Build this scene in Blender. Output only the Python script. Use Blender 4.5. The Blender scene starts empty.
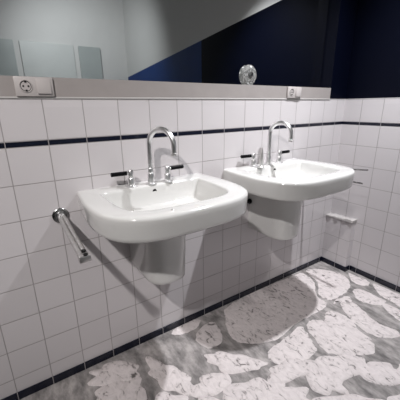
import bpy, bmesh, math, random
from mathutils import Vector, Matrix
random.seed(4)
C = bpy.context.scene.collection
scene = bpy.context.scene
F = 0.19                       # height offset used while surveying: floor is z = 0

# ------------------------------------------------------------------ camera
yaw, pitch, roll = map(math.radians, (33.565, -17.481, -0.662))
fw = Vector((math.sin(yaw)*math.cos(pitch), math.cos(yaw)*math.cos(pitch), math.sin(pitch)))
r0 = Vector((math.cos(yaw), -math.sin(yaw), 0)); u0 = r0.cross(fw)
rr = math.cos(roll)*r0 + math.sin(roll)*u0
uu = -math.sin(roll)*r0 + math.cos(roll)*u0
cd = bpy.data.cameras.new('camera'); cam = bpy.data.objects.new('camera', cd); C.objects.link(cam)
M = Matrix.Identity(4)
for i, v in enumerate((rr, uu, -fw)):
    for j in range(3): M[j][i] = v[j]
M.translation = (-0.0159, -1.3511, 1.4864 - F)
cam.matrix_world = M
cd.sensor_width = 36; cd.lens = 297.4/400*36; cd.clip_start = 0.02
scene.camera = cam

# ------------------------------------------------------------------ world, lamps, exposure
w = bpy.data.worlds.new('world'); scene.world = w; w.use_nodes = True
w.node_tree.nodes['Background'].inputs[0].default_value = (0.75, 0.78, 0.85, 1)
w.node_tree.nodes['Background'].inputs[1].default_value = 0.0
def lamp(name, loc, energy, radius, col=(1, 1, 1), aim=None, cone=120, blend=0.5):
    d = bpy.data.lights.new(name, 'SPOT' if aim else 'POINT'); d.energy = energy; d.shadow_soft_size = radius; d.color = col
    o = bpy.data.objects.new(name, d); C.objects.link(o); o.location = loc
    if aim:
        d.spot_size = math.radians(cone); d.spot_blend = blend
        o.rotation_euler = (Vector(aim)-Vector(loc)).to_track_quat('-Z', 'Y').to_euler()
    return o
lamp('ceiling_or_fill_lamp', (-1.26, -1.85, 3.10), 290, 0.05, (1, 0.955, 0.94), (0.05, 0, 1.25), 62, 1.0)
lamp('ceiling_or_fill_lamp', (1.66, -0.70, 2.72), 225, 0.03, (0.97, 0.97, 1.0), (1.55, -0.55, 0), 104, 1.0)
lamp('ceiling_or_fill_lamp', (0.70, -2.50, 3.00), 110, 0.08, (0.95, 0.98, 1.0), (1.5, -4.0, 1.8), 110, 1.0)  # added fill, no known fixture: brightens the far walls reflected in the mirror
vs = scene.view_settings
vs.view_transform = 'Standard'; vs.look = 'None'; vs.gamma = 1; vs.use_curve_mapping = False
vs.exposure = 0.15

# ------------------------------------------------------------------ material helpers
def mat(name, col, rough=0.5, metal=0.0, spec=0.5, noise=None, bump=0.0, coat=0.0):
    m = bpy.data.materials.new(name); m.use_nodes = True
    nt = m.node_tree; b = nt.nodes['Principled BSDF']
    b.inputs['Base Color'].default_value = (*col, 1); b.inputs['Roughness'].default_value = rough
    b.inputs['Metallic'].default_value = metal; b.inputs['Specular IOR Level'].default_value = spec
    b.inputs['Coat Weight'].default_value = coat; b.inputs['Coat Roughness'].default_value = 0.08
    g = nt.nodes.new('ShaderNodeNewGeometry')
    n = nt.nodes.new('ShaderNodeTexNoise'); n.inputs['Scale'].default_value = (noise or (20, 0))[0]
    n.inputs['Detail'].default_value = 4
    nt.links.new(g.outputs['Position'], n.inputs['Vector'])
    if noise:
        mr = nt.nodes.new('ShaderNodeMapRange'); mr.inputs[3].default_value = 1-noise[1]; mr.inputs[4].default_value = 1+noise[1]
        nt.links.new(n.outputs['Fac'], mr.inputs[0])
        mx = nt.nodes.new('ShaderNodeVectorMath'); mx.operation = 'SCALE'; mx.inputs[0].default_value = col
        nt.links.new(mr.outputs[0], mx.inputs['Scale']); nt.links.new(mx.outputs[0], b.inputs['Base Color'])
    if bump:
        bp = nt.nodes.new('ShaderNodeBump'); bp.inputs['Distance'].default_value = bump; bp.inputs['Strength'].default_value = 0.6
        nt.links.new(n.outputs['Fac'], bp.inputs['Height']); nt.links.new(bp.outputs[0], b.inputs['Normal'])
    return m

def tile_mat(name, axis, sign, off, white=(0.60, 0.575, 0.585), strip_only=False):
    """15 cm white glazed tiles, a thin navy strip course, pinkish grey grout; axis 0 = X, 1 = Y"""
    m = bpy.data.materials.new(name); m.use_nodes = True
    nt = m.node_tree; b = nt.nodes['Principled BSDF']; L = nt.links
    def mth(op, a, c=None, d=None):
        n = nt.nodes.new('ShaderNodeMath'); n.operation = op
        for i, v in enumerate((a, c, d)):
            if v is None: continue
            if isinstance(v, (int, float)): n.inputs[i].default_value = v
            else: L.new(v, n.inputs[i])
        return n.outputs[0]
    g = nt.nodes.new('ShaderNodeNewGeometry'); s = nt.nodes.new('ShaderNodeSeparateXYZ')
    L.new(g.outputs['Position'], s.inputs[0])
    u = mth('DIVIDE', mth('SUBTRACT', mth('MULTIPLY', s.outputs[axis], sign), off), 0.15)
    z = s.outputs[2]
    def cell(x): return mth('MULTIPLY', mth('PINGPONG', x, 0.5), 1.0)
    du = mth('MULTIPLY', mth('PINGPONG', u, 0.5), 0.15)
    v = mth('DIVIDE', mth('SUBTRACT', 1.152, z), 0.148)
    low = mth('LESS_THAN', z, 1.153)
    dv = mth('MULTIPLY', mth('PINGPONG', v, 0.5), 0.148)
    if strip_only:
        dmin = du
    else:
        dv = mth('ADD', dv, mth('MULTIPLY', mth('SUBTRACT', 1, low), 1))
        d1 = mth('ABSOLUTE', mth('SUBTRACT', z, 1.152)); d2 = mth('ABSOLUTE', mth('SUBTRACT', z, 1.175)); d3 = mth('ABSOLUTE', mth('SUBTRACT', z, 1.331))
        dmin = mth('MINIMUM', mth('MINIMUM', du, dv), mth('MINIMUM', mth('MINIMUM', d1, d2), d3))
    mr = nt.nodes.new('ShaderNodeMapRange'); mr.interpolation_type = 'SMOOTHSTEP'
    mr.inputs[1].default_value = 0.0009; mr.inputs[2].default_value = 0.0024
    L.new(dmin, mr.inputs[0])
    # tiny tonal differences tile by tile
    cb = nt.nodes.new('ShaderNodeCombineXYZ'); L.new(mth('FLOOR', u), cb.inputs[0]); L.new(mth('FLOOR', v), cb.inputs[1])
    wn = nt.nodes.new('ShaderNodeTexWhiteNoise'); L.new(cb.outputs[0], wn.inputs['Vector'])
    vr = nt.nodes.new('ShaderNodeMapRange'); vr.inputs[3].default_value = 0.975; vr.inputs[4].default_value = 1.02
    L.new(wn.outputs['Value'], vr.inputs[0])
    sc = nt.nodes.new('ShaderNodeVectorMath'); sc.operation = 'SCALE'; sc.inputs[0].default_value = white
    L.new(vr.outputs[0], sc.inputs['Scale'])
    def mix(f, a, c):
        n = nt.nodes.new('ShaderNodeMix'); n.data_type = 'RGBA'
        L.new(f, n.inputs[0])
        for i, q in ((6, a), (7, c)):
            if isinstance(q, tuple): n.inputs[i].default_value = (*q, 1)
            else: L.new(q, n.inputs[i])
        return n.outputs[2]
    navy = (0.004, 0.006, 0.017)
    if strip_only: col = mix(mth('MULTIPLY', 1, 1), navy, navy)
    else:
        ms = mth('MULTIPLY', mth('GREATER_THAN', z, 1.152), mth('LESS_THAN', z, 1.175))
        col = mix(ms, sc.outputs[0], navy)
    col = mix(mr.outputs[0], (0.31, 0.29, 0.29), col)
    L.new(col, b.inputs['Base Color'])
    rg = nt.nodes.new('ShaderNodeMapRange'); rg.inputs[3].default_value = 0.7; rg.inputs[4].default_value = 0.24
    L.new(mr.outputs[0], rg.inputs[0]); L.new(rg.outputs[0], b.inputs['Roughness'])
    n = nt.nodes.new('ShaderNodeTexNoise'); n.inputs['Scale'].default_value = 9; n.inputs['Detail'].default_value = 1
    L.new(g.outputs['Position'], n.inputs['Vector'])
    h = mth('ADD', mr.outputs[0], mth('MULTIPLY', n.outputs['Fac'], 0.8))
    bp = nt.nodes.new('ShaderNodeBump'); bp.inputs['Distance'].default_value = 0.0012; bp.inputs['Strength'].default_value = 0.7
    L.new(h, bp.inputs['Height']); L.new(bp.outputs[0], b.inputs['Normal'])
    return m

def floor_mat():
    m = bpy.data.materials.new('rough_screed'); m.use_nodes = True
    nt = m.node_tree; b = nt.nodes['Principled BSDF']; L = nt.links
    g = nt.nodes.new('ShaderNodeNewGeometry')
    n = nt.nodes.new('ShaderNodeTexNoise'); n.inputs['Scale'].default_value = 14; n.inputs['Detail'].default_value = 7; n.inputs['Roughness'].default_value = 0.62
    mp = nt.nodes.new('ShaderNodeMapping'); mp.inputs['Scale'].default_value = (1.35, .65, 1); mp.inputs['Rotation'].default_value = (0, 0, .25)
    L.new(g.outputs['Position'], mp.inputs[0]); L.new(mp.outputs[0], n.inputs['Vector'])
    r = nt.nodes.new('ShaderNodeValToRGB'); e = r.color_ramp.elements
    e[0].position = 0.33; e[0].color = (0.13, 0.122, 0.12, 1); e[1].position = 0.66; e[1].color = (0.45, 0.42, 0.41, 1)
    x = e.new(0.47); x.color = (0.25, 0.235, 0.23, 1)
    L.new(n.outputs['Fac'], r.inputs[0]); L.new(r.outputs[0], b.inputs['Base Color'])
    b.inputs['Roughness'].default_value = 0.85
    bp = nt.nodes.new('ShaderNodeBump'); bp.inputs['Distance'].default_value = 0.012; bp.inputs['Strength'].default_value = 0.8
    L.new(n.outputs['Fac'], bp.inputs['Height']); L.new(bp.outputs[0], b.inputs['Normal'])
    return m

def smear_mat():
    m = bpy.data.materials.new('dried_adhesive'); m.use_nodes = True
    nt = m.node_tree; b = nt.nodes['Principled BSDF']; L = nt.links
    g = nt.nodes.new('ShaderNodeNewGeometry')
    n = nt.nodes.new('ShaderNodeTexNoise'); n.inputs['Scale'].default_value = 24; n.inputs['Detail'].default_value = 6; n.inputs['Roughness'].default_value = 0.62
    n.inputs['Distortion'].default_value = 1.2
    mp = nt.nodes.new('ShaderNodeMapping'); mp.inputs['Scale'].default_value = (1.3, .8, 1); mp.inputs['Rotation'].default_value = (0, 0, .4)
    L.new(g.outputs['Position'], mp.inputs[0]); L.new(mp.outputs[0], n.inputs['Vector'])
    r = nt.nodes.new('ShaderNodeValToRGB'); e = r.color_ramp.elements
    e[0].position = 0.31; e[0].color = (0.12, 0.11, 0.105, 1); e[1].position = 0.60; e[1].color = (0.72, 0.665, 0.66, 1)
    x = e.new(0.37); x.color = (0.34, 0.31, 0.305, 1); x = e.new(0.43); x.color = (0.62, 0.57, 0.565, 1)
    L.new(n.outputs['Fac'], r.inputs[0]); L.new(r.outputs[0], b.inputs['Base Color'])
    b.inputs['Roughness'].default_value = 0.8
    bp = nt.nodes.new('ShaderNodeBump'); bp.inputs['Distance'].default_value = 0.006; bp.inputs['Strength'].default_value = 0.7
    L.new(n.outputs['Fac'], bp.inputs['Height']); L.new(bp.outputs[0], b.inputs['Normal'])
    return m

M_tileA = tile_mat('white_tiles_back', 0, 1, 0.0)
M_tileR = tile_mat('white_tiles_side', 1, -1, 0.1325)
M_skA = tile_mat('navy_skirting_back', 0, 1, 0.0, strip_only=True)
M_skR = tile_mat('navy_skirting_side', 1, -1, 0.1325, strip_only=True)
M_floor = floor_mat(); M_smear = smear_mat()
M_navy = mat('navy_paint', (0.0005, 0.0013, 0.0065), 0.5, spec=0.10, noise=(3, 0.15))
M_navy_lit = mat('navy_paint_lit', (0.008, 0.035, 0.15), 0.5, spec=0.2, noise=(3, 0.2))  # brighter blue copy of the navy, lamp light put into the colour
M_plaster = mat('bare_plaster', (0.31, 0.285, 0.275), 0.75, noise=(14, 0.10), bump=0.002)
M_rubble = mat('broken_plaster', (0.46, 0.44, 0.43), 0.8, noise=(30, 0.12), bump=0.004)
M_white = mat('white_paint', (0.55, 0.55, 0.54), 0.6, noise=(3, 0.04))
M_grey = mat('grey_door_paint', (0.34, 0.37, 0.365), 0.4, noise=(4, 0.08))
M_pale = mat('pale_door_paint', (0.50, 0.52, 0.51), 0.4, noise=(4, 0.06))
M_seal = mat('joint_sealant', (0.46, 0.45, 0.44), 0.5, noise=(30, 0.06))
M_cer = mat('glazed_ceramic', (0.64, 0.64, 0.625), 0.10, coat=0.6, noise=(4, 0.012))
M_chrome = mat('chrome', (0.82, 0.82, 0.82), 0.30, 1.0, noise=(40, 0.05))
M_dchrome = mat('worn_chrome', (0.42, 0.42, 0.42), 0.22, 1.0, noise=(60, 0.25))
M_steel = mat('dull_steel', (0.66, 0.65, 0.64), 0.38, 1.0, noise=(50, 0.2))
M_black = mat('black_plastic', (0.002, 0.002, 0.003), 0.45, spec=0.12, noise=(40, 0.1))
M_hole = mat('dark_hole', (0.004, 0.004, 0.004), 0.9, noise=(40, 0.1))
M_plast = mat('cream_plastic', (0.47, 0.44, 0.43), 0.35, noise=(30, 0.03))
M_mirror = mat('mirror_glass', (0.86, 0.88, 0.88), 0.015, 1.0)
# textured clear glass
M_glass = bpy.data.materials.new('textured_glass'); M_glass.use_nodes = True
nt = M_glass.node_tree; b = nt.nodes['Principled BSDF']
b.inputs['Base Color'].default_value = (0.62, 0.63, 0.62, 1); b.inputs['Roughness'].default_value = 0.2
b.inputs['Transmission Weight'].default_value = 0.75; b.inputs['IOR'].default_value = 1.5
vo = nt.nodes.new('ShaderNodeTexVoronoi'); vo.inputs['Scale'].default_value = 45
gg = nt.nodes.new('ShaderNodeNewGeometry'); nt.links.new(gg.outputs['Position'], vo.inputs['Vector'])
bp = nt.nodes.new('ShaderNodeBump'); bp.inputs['Distance'].default_value = 0.01
nt.links.new(vo.outputs['Distance'], bp.inputs['Height']); nt.links.new(bp.outputs[0], b.inputs['Normal'])

# ------------------------------------------------------------------ mesh helpers
def obj(name, bm, m, parent=None, smooth=False, sharp=None):
    bmesh.ops.recalc_face_normals(bm, faces=bm.faces)
    me = bpy.data.meshes.new(name); bm.to_mesh(me); bm.free()
    ms = m if isinstance(m, (list, tuple)) else [m]
    for q in ms: me.materials.append(q)
    if smooth:
        for p in me.polygons: p.use_smooth = True
        if sharp: me.set_sharp_from_angle(angle=math.radians(sharp))
    o = bpy.data.objects.new(name, me); C.objects.link(o)
    if parent: o.parent = parent
    return o
def struct(o): o['kind'] = 'structure'; return o
def thing(name, label, cat, loc=(0, 0, 0), rotz=0, group=None):
    o = bpy.data.objects.new(name, None); C.objects.link(o); o.empty_display_size = 0.05
    o.location = loc; o.rotation_euler = (0, 0, rotz); o['label'] = label; o['category'] = cat
    if group: o['group'] = group
    return o
def box(bm, x0, x1, y0, y1, z0, z1, bev=0.0, seg=2):
    v = [bm.verts.new((x, y, z)) for x in (x0, x1) for y in (y0, y1) for z in (z0, z1)]
    fs = [bm.faces.new([v[i] for i in q]) for q in ((0,1,3,2),(4,6,7,5),(0,4,5,1),(2,3,7,6),(0,2,6,4),(1,5,7,3))]
    if bev:
        es = list({e for f in fs for e in f.edges})
        bmesh.ops.bevel(bm, geom=es, offset=bev, segments=seg, affect='EDGES', profile=0.5)
def bx(*a, **k):
    bm = bmesh.new(); box(bm, *a, **k); return bm
def tube(bm, pts, rad, n=16, cap=True):
    pts = [Vector(p) for p in pts]; N = len(pts)
    rad = rad if isinstance(rad, (list, tuple)) else [rad]*N
    t0 = (pts[1]-pts[0]).normalized()
    nrm = t0.orthogonal().normalized(); rings = []
    for i, p in enumerate(pts):
        t = (pts[min(i+1, N-1)]-pts[max(i-1, 0)]).normalized()
        nrm = (nrm - t*nrm.dot(t)).normalized(); bi = t.cross(nrm)
        rings.append([bm.verts.new(p + rad[i]*(math.cos(a)*nrm + math.sin(a)*bi)) for a in [2*math.pi*k/n for k in range(n)]])
    for a, c in zip(rings, rings[1:]):
        for k in range(n): bm.faces.new((a[k], a[(k+1) % n], c[(k+1) % n], c[k]))
    if cap:
        bm.faces.new(rings[0][::-1]); bm.faces.new(rings[-1])
def lathe(bm, prof, n=32, axis=Matrix.Identity(4)):
    """prof: (r, h) pairs turned about local Z"""
    rings = []
    for r, h in prof:
        rings.append([bm.verts.new(axis @ Vector((r*math.cos(a), r*math.sin(a), h))) for a in [2*math.pi*k/n for k in range(n)]])
    for a, c in zip(rings, rings[1:]):
        for k in range(n): bm.faces.new((a[k], a[(k+1) % n], c[(k+1) % n], c[k]))
    bm.faces.new(rings[0][::-1]); bm.faces.new(rings[-1])
TOY = Matrix.Rotation(math.radians(90), 4, 'X')      # local Z -> world -Y

# ------------------------------------------------------------------ the room
XR = 2.2; XL = -1.9; YB = -4.2; ZC = 3.25; TT = 1.337; LZ = 1.410; RX = 2.005; RD = 0.09
struct(obj('floor', bx(XL, XR, YB, 0.0, -0.08, 0.0), M_floor))
struct(obj('ceiling', bx(XL-.1, XR+.1, YB-.1, 0.3, ZC, ZC+.1), M_white))
bm = bmesh.new(); box(bm, XL, XR+.1, 0, .3, -.08, TT)
struct(obj('wall_back', bm, M_tileA))
struct(obj('wall_back_plaster', bx(XL, RX, 0.0, .3, TT, LZ), M_plaster))
bm = bmesh.new(); box(bm, RX, XR+.1, 0, .3, TT, ZC); box(bm, XL, RX, 0, .3, 2.35, ZC); box(bm, XL, RX, RD+.005, .3, LZ, 2.35)
struct(obj('wall_back_upper', bm, M_navy))
struct(obj('trim_1', bx(XL, RX, -0.004, 0.02, TT-0.006, TT+.001, bev=.002), M_seal))
struct(obj('wall_right', bx(XR, XR+.1, YB, 0.0, -.08, TT), M_tileR))
# navy paint above the tiles on the right wall, white above its sloping top edge
def wedge(y0, y1, lo):
    bm = bmesh.new()
    zl = lambda y: 1.83 + .088*(y-YB)
    a = [(y0, TT), (y1, TT), (y1, zl(y1)), (y0, zl(y0))] if lo else [(y0, zl(y0)), (y1, zl(y1)), (y1, ZC), (y0, ZC)]
    v0 = [bm.verts.new((XR, y, z)) for y, z in a]; v1 = [bm.verts.new((XR+.1, y, z)) for y, z in a]
    bm.faces.new(v0); bm.faces.new(v1[::-1])
    for i in range(4): bm.faces.new((v0[i], v0[(i+1) % 4], v1[(i+1) % 4], v1[i]))
    return bm
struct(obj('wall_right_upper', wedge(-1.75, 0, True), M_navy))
struct(obj('wall_right_far', wedge(YB, -1.75, True), M_navy_lit))  # same navy wall, its lit look carried by the brighter blue
struct(obj('wall_right_top', wedge(YB, 0, False), M_white))
struct(obj('wall_left', bx(XL-.1, XL, YB, 0.3, -.08, ZC), M_navy))
struct(obj('wall_front', bx(XL-.1, XR+.1, YB-.1, YB, 1.45, ZC), M_white))
struct(obj('wall_front_lower', bx(XL-.1, XR+.1, YB-.1, YB, -.08, 1.45), M_navy))
# boxed pipe in the corner
BX = 2.142; BY = -0.22; BZ = 0.425
bm = bmesh.new(); box(bm, BX, XR, BY, 0, 0, BZ)
for f in bm.faces:
    f.normal_update()
    f.material_index = 1 if abs(f.normal.y) > .5 else 0
struct(obj('wall_boxing', bm, [M_tileR, M_tileA]))
bm = bmesh.new()
random.seed(9)
# ragged plaster cap on the boxing
N = 12; top = []; bot = []
for side in (0, 1):
    for i in range(N+1):
        t = i/N; y = (BY-.006)*(t if side == 0 else 1-t) + .0
        x = (BX-.007 + random.uniform(-.006, .006)) if side == 0 else XR
        h = .012*(0.4+t if side == 0 else 1.4-t) + random.uniform(-.003, .004)
        bot.append(bm.verts.new((x, y, BZ))); top.append(bm.verts.new((x + (.003 if side == 0 else 0), y, BZ+h)))
bm.faces.new(top); bm.faces.new(bot[::-1])
K = len(top)
for i in range(K): bm.faces.new((bot[i], bot[(i+1) % K], top[(i+1) % K], top[i]))
bmesh.ops.triangulate(bm, faces=[f for f in bm.faces if len(f.verts) > 4])
struct(obj('trim_2', bm, M_rubble))
# skirting
SH = 0.041; ST = 0.009
struct(obj('baseboard_back', bx(XL, BX, -ST, 0, 0, SH, bev=.002), M_skA))
struct(obj('baseboard_boxing', bx(BX-ST, BX, BY-ST, -ST, 0, SH, bev=.002), M_skR))
struct(obj('baseboard_boxing_front', bx(BX, XR-ST, BY-ST, BY, 0, SH, bev=.002), M_skA))
struct(obj('baseboard_right', bx(XR-ST, XR, YB, BY-ST, 0, SH, bev=.002), M_skR))
# far side of the room, seen only in the mirror
for i, (x0, x1, m) in enumerate(((-.55, .42, M_grey), (.50, 1.28, M_pale), (1.36, 1.72, M_grey))):
    d = struct(obj('door_%d' % (i+1), bx(x0, x1, YB, YB+.04, 0, 2.28, bev=.004), m))
    bm = bmesh.new(); tube(bm, [(x0+.08, YB+.04, 1.05), (x0+.08, YB+.09, 1.05), (x0+.19, YB+.09, 1.05)], .009, 10)
    obj('door_handle', bm, M_steel, d, True, 40)

# ------------------------------------------------------------------ mirror in the recess
mr = thing('mirror', 'long frameless wall mirror above the grey plaster band, set back over both washbasins', 'mirror', (0.05, RD, LZ))
def local(bm, o): bmesh.ops.translate(bm, verts=bm.verts, vec=-Vector(o.location)); return bm
obj('mirror_glass', local(bx(XL, RX-.004, RD-.004, RD+.004, LZ+.001, 2.34), mr), M_mirror, mr)

# ------------------------------------------------------------------ washbasins
def smooth_half(pts, n):
    """Catmull-Rom through half an outline from front centre to the wall"""
    P = [Vector((-pts[1][0], pts[1][1]))] + [Vector(p) for p in pts] + [2*Vector(pts[-1])-Vector(pts[-2])]
    out = []
    for i in range(1, len(P)-2):
        a, b_, c, d = P[i-1:i+3]
        for k in range(8):
            t = k/8
            out.append(.5*((2*b_)+(c-a)*t+(2*a-5*b_+4*c-d)*t*t+(3*b_-a-3*c+d)*t**3))
    out.append(P[-2])
    # even spacing
    L = [0]
    for a, b_ in zip(out, out[1:]): L.append(L[-1]+(b_-a).length)
    res = []
    for k in range(n+1):
        s = L[-1]*k/n; j = max(i for i in range(len(L)) if L[i] <= s+1e-9); j = min(j, len(L)-2)
        t = (s-L[j])/max(1e-9, L[j+1]-L[j]); res.append(out[j].lerp(out[j+1], t))
    return res
OUT = [(0,-.505),(.09,-.504),(.155,-.498),(.215,-.483),(.265,-.455),(.302,-.415),(.326,-.36),(.339,-.29),(.342,-.20),(.337,-.10),(.328,0)]
INN = [(0,-.425),(.09,-.425),(.155,-.417),(.200,-.398),(.229,-.365),(.243,-.31),(.249,-.24),(.251,-.16),(.250,-.098)]
NS = 40; NB = 24
def ring_pts(half, yb, back_half):
    h = smooth_half(half, NS)
    right = h; left = [Vector((-p.x, p.y)) for p in h[1:]][::-1]
    seq = left + right                                   # left wall end -> front -> right wall end
    bk = [Vector((back_half*(1-2*k/NB), yb)) for k in range(1, NB)]
    return seq + bk
def basin_mesh():
    bm = bmesh.new(); z1 = 1.135-F; zb = 1.038-F
    o = ring_pts(OUT, 0, .328)
    ih = ring_pts(INN, -.088, .246)
    n0 = 2*NS+1
    # sharpish inner back corners
    cy = -.25
    def sc(P, fx, fy, c=cy): return [Vector((p.x*fx, c+(p.y-c)*fy)) for p in P]
    def off(P, d):                                       # inward offset for a closed ring, wall side kept
        out = []; N = len(P)
        for i, p in enumerate(P):
            t = (P[(i+1) % N]-P[i-1]).normalized(); nn = Vector((-t.y, t.x)); out.append(p + nn*d)
        return out
    def offo(P, d):
        out = off(P, d)
        for i, p in enumerate(out):
            if P[i].y > -1e-4: out[i] = Vector((P[i].x - math.copysign(min(d, abs(P[i].x)), P[i].x) if abs(P[i].x) > .306 else P[i].x, 0))
        return [Vector((p.x, min(p.y, 0))) for p in out]
    loops = []
    def add(P, z):
        loops.append([bm.verts.new((p.x, p.y, z(p) if callable(z) else z)) for p in P])
    add(offo(o, .120), zb+.002); add(offo(o, .030), zb); add(offo(o, .013), zb+.002); add(offo(o, .0055), zb+.009); add(offo(o, .004), zb+.02)
    add(offo(o, .001), z1-.03); add(offo(o, 0), z1-.014); add(offo(o, .0015), z1-.007); add(offo(o, .006), z1-.002); add(offo(o, .013), z1)
    add(off(ih, -.010), z1); add(off(ih, -.003), z1-.001); add(off(ih, .002), z1-.005); add(off(ih, .005), z1-.012)
    for k, (fx, fy, dz) in enumerate(((.965, .965, .030), (.93, .93, .055), (.885, .89, .078), (.82, .82, .095), (.68, .70, .106), (.46, .48, .111), (.12, .12, .113))):
        add(sc(ih, fx, fy, -.245), z1-dz)
    for a, c in zip(loops, loops[1:]):
        N = len(a)
        for k in range(N): bm.faces.new((a[k], a[(k+1) % N], c[(k+1) % N], c[k]))
    bm.faces.new(loops[-1]); bm.faces.new(loops[0][::-1])
    return bm
def shroud_mesh(hw=.096, yf=-.295, zt=1.045-F, zb=.715-F):
    bm = bmesh.new(); loops = []
    def U(w_, y_, r=.10):
        P = [Vector((-w_, 0))]
        for k in range(17):
            a = math.pi + math.pi*k/16
            c, s_ = math.cos(a), math.sin(a)
            # superellipse nose
            q = 2/2.6
            P.append(Vector((w_*math.copysign(abs(c)**q, c), y_+r + r*math.copysign(abs(s_)**q, s_))))
        P.append(Vector((w_, 0)))
        return P
    for z, k, dy in ((zt, 1.10, -.03), (zt-.05, 1.06, -.018), (zt-.14, 1.02, -.004), (zt-.24, 1.0, 0), (zb+.02, .985, .004), (zb+.003, .98, .006), (zb, .96, .010)):
        loops.append([bm.verts.new((p.x-.017, p.y, z)) for p in U(hw*k, yf+dy)])
    for a, c in zip(loops, loops[1:]):
        N = len(a)
        for k in range(N): bm.faces.new((a[k], a[(k+1) % N], c[(k+1) % N], c[k]))
    bm.faces.new(loops[-1]); bm.faces.new(loops[0][::-1])
    return bm
def washbasin(x, label):
    t = thing('washbasin', label, 'sink', (x, 0, 0), 0, 'wall-hung washbasins')
    obj('basin', basin_mesh(), M_cer, t, True, 50)
    obj('half_pedestal', shroud_mesh(), M_cer, t, True, 50)
    bm = bmesh.new(); z1 = 1.135-F
    A = Matrix.Translation((.004, -.0905, z1-.031)) @ Matrix.Rotation(math.radians(98), 4, 'X')
    lathe(bm, [(.0105, -.002), (.0105, .0035), (.0085, .0045), (.0080, .0035)], 20, A)
    ov = obj('overflow_hole', bm, M_hole, t, True, 40)
    bm = bmesh.new(); lathe(bm, [(.030, 0), (.031, .003), (.026, .005), (.020, .003), (.019, .006), (.004, .008)], 28, Matrix.Translation((0, -.245, z1-.1125)))
    obj('drain', bm, M_chrome, t, True, 40)
    return t
sink1 = washbasin(.556, 'white washbasin with half pedestal nearer the camera, just right of the thick chrome arm')
sink2 = washbasin(1.374, 'white washbasin with half pedestal nearer the corner, upright pointed rod on its rim')
# fixings seen under the second washbasin
for (dx, y, z, r_) in ((-.121, -.020, .905-F, .016), (-.119, -.095, .985-F, .007)):
    bm = bmesh.new(); lathe(bm, [(r_, 0), (r_, .008), (r_*.6, .010), (r_*.6, .018)], 12, Matrix.Translation((dx-.002, y, z)) @ Matrix.Rotation(math.radians(-90), 4, 'Y'))
    o = obj('fixing_bolt', bm, M_black, sink2, True, 40); o['label'] = 'black fixing bolt under the basin'
# chip of residue on the front rim of the first
bm = bmesh.new(); lathe(bm, [(.007, 0), (.006, .0015), (.003, .003)], 12, Matrix.Translation((-.10, -.462, 1.135-F)))
o = obj('rim_plug', bm, M_steel, sink1, True, 40); o['label'] = 'small metal plug in the front rim'

# ------------------------------------------------------------------ three-hole taps
DZ = 1.1353-F
def arc_pts(p0, p1, z0, zt):
    """riser at p0, half circle over to p1, short drop"""
    a = Vector((*p0, 0)); c = Vector((*p1, 0)); d = (c-a); R_ = d.length/2; d.normalize()
    pts = [a+Vector((0, 0, z0+(zt-R_-z0)*k/4)) for k in range(4)]
    for k in range(25):
        th = math.pi*(1-k/24)*1.0
        pts.append(a + d*(R_+R_*math.cos(th)) + Vector((0, 0, zt-R_+R_*math.sin(th))))
    return pts
def tap(x, label, sp, tip, ztop, ztip, hl, hr, ang_l, ang_r):
    t = thing('mixer_tap', label, 'tap', (x, -.07, DZ), 0, 'three-hole taps with black levers')
    def L(v): return (v[0]-x, v[1]+.07)
    s = L(sp); q = L(tip)
    bm = bmesh.new()
    pts = arc_pts(s, q, .03, ztop-DZ-.009); e = pts[-1]
    pts += [Vector((e.x, e.y, e.z-(e.z-(ztip-DZ))*k/4)) for k in range(1, 5)]
    tube(bm, pts, .0120, 18)
    sp_ = obj('spout', bm, M_chrome, t, True, 45)
    bm = bmesh.new(); lathe(bm, [(.0125, 0), (.0130, .002), (.0130, .012), (.0120, .013)], 20, Matrix.Translation((q[0], q[1], ztip-DZ-.004)))
    obj('aerator', bm, M_steel, sp_, True, 40)
    bm = bmesh.new(); lathe(bm, [(.026, 0), (.026, .003), (.022, .006), (.0165, .007), (.0165, .052), (.0150, .055), (.0140, .056), (.0140, .074), (.0120, .078)], 28, Matrix.Translation((*s, 0)))
    obj('spout_base', bm, M_chrome, t, True, 40)
    for h, ang in ((hl, ang_l), (hr, ang_r)):
        a = L(h)
        bm = bmesh.new()
        lathe(bm, [(.028, 0), (.028, .003), (.024, .006), (.0165, .007), (.0165, .036), (.0145, .039), (.0110, .040), (.0110, .048), (.0130, .049), (.0130, .074), (.0105, .077)], 28, Matrix.Translation((*a, 0)))
        v = obj('valve', bm, M_chrome, t, True, 40)
        d = Vector((math.cos(ang), math.sin(ang), 0)); c0 = Vector((*a, .063))
        bm = bmesh.new(); tube(bm, [c0-d*.006, c0+d*.020], .0062, 14); obj('lever_neck', bm, M_chrome, v, True, 40)
        bm = bmesh.new(); tube(bm, [c0+d*.018, c0+d*.019, c0+d*.088, c0+d*.0895], [.0080, .0098, .0098, .0085], 16)
        lv = obj('lever', bm, M_black, v, True, 40); lv['label'] = 'black lever'
    return t
tap(.553, 'chrome swan-neck tap with two black levers on the washbasin nearer the camera', (.556, -.070), (.612, -.205), 1.402-F, 1.285-F, (.462, -.056), (.644, -.072), math.radians(176), math.radians(2))
tap(1.360, 'chrome swan-neck tap with two black levers on the washbasin nearer the corner', (1.359, -.055), (1.402, -.180), 1.399-F, 1.287-F, (1.252, -.034), (1.462, -.048), math.radians(172), math.radians(0))
# pointed rod standing beside the left valve of the second tap
rd = thing('pointed_rod', 'slim tapered chrome rod standing on the far washbasin rim by its left black lever', 'rod', (1.254, -.098, DZ))
bm = bmesh.new(); lathe(bm, [(.017, 0), (.017, .006), (.0125, .010), (.0135, .030), (.0130, .050), (.0100, .080), (.006, .105), (.0015, .122)], 20)
obj('spike', bm, M_steel, rd, True, 40)
bm = bmesh.new(); lathe(bm, [(.022, 0), (.022, .003), (.017, .0045)], 24)
obj('foot', bm, M_chrome, rd, True, 40)

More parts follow.
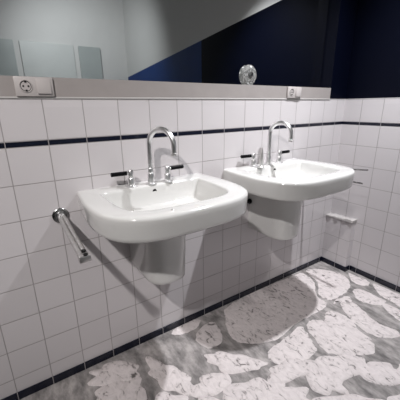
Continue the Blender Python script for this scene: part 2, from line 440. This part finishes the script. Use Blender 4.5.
# ------------------------------------------------------------------ wall arms
t = thing('support_rail', 'thick chrome support arm sticking out of a round wall plate left of the near washbasin', 'rail', (.151, 0, 1.040-F))
bm = bmesh.new(); lathe(bm, [(.034, 0), (.034, .004), (.031, .007), (.022, .009), (.020, .008)], 36, TOY)
obj('wall_plate', bm, M_dchrome, t, True, 40)
bm = bmesh.new(); lathe(bm, [(.0155, .006), (.0155, .030), (.013, .034)], 24, TOY); obj('collar', bm, M_chrome, t, True, 40)
bm = bmesh.new(); 
for dx in (-.0085, .0085): tube(bm, [(dx*.8, -.02, 0), (dx, -.05, -.002), (dx, -.30, -.020), (dx, -.400, -.026)], .0085, 14)
obj('arm', bm, M_steel, t, True, 40)
bm = bmesh.new(); box(bm, -.0185, .0185, -.422, -.392, -.038, -.014, bev=.004); eb = obj('end_bracket', bm, M_steel, t, True, 40)
for y, z in ((-.385, -.0105), (-.412, -.0125)):
    bm = bmesh.new(); lathe(bm, [(.0075, -.004), (.0075, .003), (.004, .0045)], 14, Matrix.Translation((.004, y, z))); obj('screw', bm, M_hole, eb, True, 40)
t = thing('towel_rail', 'two thin dull metal arms one above the other, poking out behind the far washbasin', 'rail', (1.80, 0, 1.02-F))
bm = bmesh.new(); box(bm, -.014, .014, -.006, 0, -.03, .068, bev=.003); obj('wall_plate', bm, M_dchrome, t, True, 40)
bm = bmesh.new(); tube(bm, [(0, -.004, .042), (0, -.15, .056), (0, -.447, .089)], .0046, 10); obj('arm', bm, M_dchrome, t, True, 40)
bm = bmesh.new(); tube(bm, [(0, -.004, 0), (0, -.20, 0), (0, -.427, .001)], .0050, 10); obj('arm', bm, M_dchrome, t, True, 40)

# ------------------------------------------------------------------ sockets on the plaster band
def socket(x, label, w_=.130, two=True):
    z0 = 1.339; z1 = 1.4085
    t = thing('wall_socket', label, 'socket', (x, 0, z0), 0, 'sockets in the plaster band')
    h = z1-z0
    obj('face_plate', bx(0, w_, -.011, 0, 0, h, bev=.003), M_plast, t, True, 35)
    bm = bmesh.new(); A = Matrix.Translation((.036, -.011, h*.52)) @ TOY
    lathe(bm, [(.0225, -.001), (.0225, .002), (.0205, .0025), (.0195, .0005), (.0005, .0004)], 32, A)
    sk = obj('socket_outlet', bm, M_plast, t, True, 40)
    bm = bmesh.new()
    lathe(bm, [(.0185, 0), (.0185, .0007), (.0165, .0008), (.0165, 0)], 32, A)
    for dx in (-.0085, .0085): lathe(bm, [(.0034, 0), (.0034, .0014), (.001, .0015)], 12, Matrix.Translation((.036+dx, -.0114, h*.52)) @ TOY)
    for dz in (-.0155, .0155): box(bm, .033, .039, -.0140, -.0112, h*.52+dz-.003, h*.52+dz+.003)
    obj('contact', bm, M_hole, sk, True, 40)
    # rocker switch, pressed at the top
    bm = bmesh.new(); box(bm, .072, .121, -.0135, -.009, .010, h-.006, bev=.0015)
    for v in bm.verts:
        if v.co.y < -.012 and v.co.z < h/2: v.co.y -= .0045
    obj('rocker', bm, M_plast, t, True, 35)
    return t
socket(.067, 'cream socket with rocker switch on the plaster band at the far left')
socket(1.545, 'cream socket with rocker switch on the plaster band above the far washbasin, small in view')

# ------------------------------------------------------------------ glass ornament in the recess
t = thing('glass_ornament', 'round clear textured glass ornament standing in front of the mirror, on the plaster ledge', 'ornament', (1.284, .067, LZ+.001), math.radians(-12))
t.scale = (1, 1, 1.12)
A = Matrix.Translation((0, .016, .052)) @ TOY
bm = bmesh.new(); lathe(bm, [(.012, 0), (.040, .001), (.050, .006), (.052, .014), (.048, .022), (.034, .030), (.018, .033), (.004, .034)], 18, A)
obj('glass_body', bm, M_glass, t)
bm = bmesh.new(); lathe(bm, [(.016, .0335), (.0165, .0365), (.010, .039), (.002, .040)], 16, A)
obj('centre_boss', bm, M_dchrome, t, True, 40)
bm = bmesh.new(); box(bm, -.020, .020, -.022, .018, 0, .005, bev=.0015); obj('foot', bm, M_glass, t)

# ------------------------------------------------------------------ dried adhesive patches on the screed
def patch(bm, cx, cy, ax, ay, rot, seed, h=.004):
    rnd = random.Random(seed); n = 44
    ph = [(rnd.uniform(0, 6.28), rnd.uniform(.06, .22)/(k**.5)) for k in range(2, 9)]
    R_ = []
    for i in range(n):
        a = 2*math.pi*i/n
        k = 1 + sum(am*math.sin((j+2)*a+p) for j, (p, am) in enumerate(ph))
        # squarish lobes
        k /= 1.0
        x = ax*k*math.cos(a); y = ay*k*math.sin(a)
        R_.append((cx+x*math.cos(rot)-y*math.sin(rot), cy+x*math.sin(rot)+y*math.cos(rot)))
    def cl(x, y): return (min(x, XR-.012 if y < BY-.02 else BX-.012), min(y, -.012))
    l0 = [bm.verts.new((*cl(x, y), 0)) for x, y in R_]
    l1 = [bm.verts.new((*cl(cx+(x-cx)*.95, cy+(y-cy)*.95), h)) for x, y in R_]
    l2 = [bm.verts.new((*cl(cx+(x-cx)*.6, cy+(y-cy)*.6), h*1.3)) for x, y in R_]
    for a, c in ((l0, l1), (l1, l2)):
        for k in range(n): bm.faces.new((a[k], a[(k+1) % n], c[(k+1) % n], c[k]))
    bm.faces.new(l2)
def traced(bm, P, h, rnd):
    """a trowelled patch with a slightly ragged, feathered edge"""
    P = [Vector(p) for p in P]; N = len(P); out = []
    for i in range(N):
        a, b_, c, d = P[i-1], P[i], P[(i+1) % N], P[(i+2) % N]
        for k in range(5):
            t = k/5
            q = .5*((2*b_)+(c-a)*t+(2*a-5*b_+4*c-d)*t*t+(3*b_-a-3*c+d)*t**3)
            out.append(q + Vector((rnd.uniform(-.0045, .0045), rnd.uniform(-.0045, .0045))))
    ar = sum(a.x*b_.y-b_.x*a.y for a, b_ in zip(out, out[1:]+out[:1]))
    if ar < 0: out.reverse()
    n = len(out); inn = []
    for i, q in enumerate(out):
        t = (out[(i+2) % n]-out[i-2]).normalized(); inn.append(q + Vector((-t.y, t.x))*.006)
    def cl(q): return (min(q.x, XR-.012 if q.y < BY-.02 else BX-.012), min(q.y, -.012))
    l0 = [bm.verts.new((*cl(q), 0)) for q in out]; l1 = [bm.verts.new((*cl(q), h)) for q in inn]
    for k in range(n): bm.faces.new((l0[k], l0[(k+1) % n], l1[(k+1) % n], l1[k]))
    f = bm.faces.new(l1); bmesh.ops.triangulate(bm, faces=[f])
bm = bmesh.new()
TRACED = [
    [(0.922,-0.233),(0.99,-0.109),(1.057,-0.035),(1.2,-0.014),(1.422,-0.006),(1.656,-0.021),(1.824,-0.031),(1.839,-0.096),(1.8,-0.189),(1.697,-0.272),(1.66,-0.332),(1.664,-0.376),(1.602,-0.41),(1.453,-0.404),(1.331,-0.4),(1.208,-0.419),(1.117,-0.424),(0.995,-0.378),(0.925,-0.311)],
    [(1.889,-0.039),(1.996,-0.075),(2.062,-0.16),(2.079,-0.262),(2.005,-0.347),(1.92,-0.382),(1.806,-0.391),(1.712,-0.382),(1.687,-0.337),(1.719,-0.273),(1.825,-0.189)],
    [(1.408,-0.43),(1.473,-0.464),(1.49,-0.487),(1.549,-0.447),(1.597,-0.444),(1.625,-0.476),(1.642,-0.535),(1.626,-0.591),(1.585,-0.658),(1.572,-0.736),(1.469,-0.789),(1.291,-0.667),(1.286,-0.595),(1.311,-0.538),(1.339,-0.468)],
    [(1.733,-0.436),(1.811,-0.477),(1.794,-0.555),(1.759,-0.626),(1.746,-0.706),(1.771,-0.775),(1.732,-0.808),(1.649,-0.77),(1.61,-0.705),(1.617,-0.628),(1.653,-0.542)],
    [(1.968,-0.4),(2.01,-0.459),(2.014,-0.535),(2.013,-0.603),(1.934,-0.601),(1.878,-0.537),(1.876,-0.467)],
    [(2.146,-0.255),(2.148,-0.328),(2.164,-0.391),(2.109,-0.435),(2.054,-0.397),(2.056,-0.333)],
    [(2.147,-0.445),(2.167,-0.522),(2.165,-0.625),(2.134,-0.713),(2.021,-0.736),(2.035,-0.631),(2.049,-0.545)],
    [(1.967,-0.598),(1.989,-0.677),(1.977,-0.8),(1.907,-0.849),(1.875,-0.763),(1.903,-0.667)],
    [(1.199,-0.442),(1.325,-0.427),(1.311,-0.489),(1.273,-0.559),(1.231,-0.609),(1.104,-0.603),(0.989,-0.541),(1.014,-0.46)],
    [(1.84,-0.415),(1.842,-0.458),(1.799,-0.469),(1.732,-0.422),(1.69,-0.42),(1.741,-0.402)],
    [(0.714,0.014),(0.8,0.01),(0.848,-0.034),(0.788,-0.079),(0.691,-0.074),(0.642,-0.04)],
    [(0.828,-0.086),(0.91,-0.099),(0.899,-0.176),(0.849,-0.259),(0.757,-0.25),(0.734,-0.162)],
    ]
rnd = random.Random(5)
for i, P in enumerate(TRACED): traced(bm, P, .003+.0004*(i % 4), rnd)
rnd = random.Random(11)
y = -.12; k = 0
while y > -1.9:
    x = 0.2 + rnd.uniform(0, .1)
    while x < 2.2:
        ax = rnd.uniform(.09, .17); px = x+rnd.uniform(-.03, .03); py = y+rnd.uniform(-.03, .03)
        if py > -1.25 and py < -.142-.685*(px-.638)-.13: patch(bm, px, py, ax, rnd.uniform(.055, .085), rnd.uniform(-1.2, -.2), k)
        x += ax*2*.93; k += 1
    y -= .155
o = obj('adhesive_patches', bm, M_smear, None, True, 60)
o['kind'] = 'stuff'; o['label'] = 'pinkish white dried tile adhesive smeared over the grey screed floor'; o['category'] = 'adhesive'
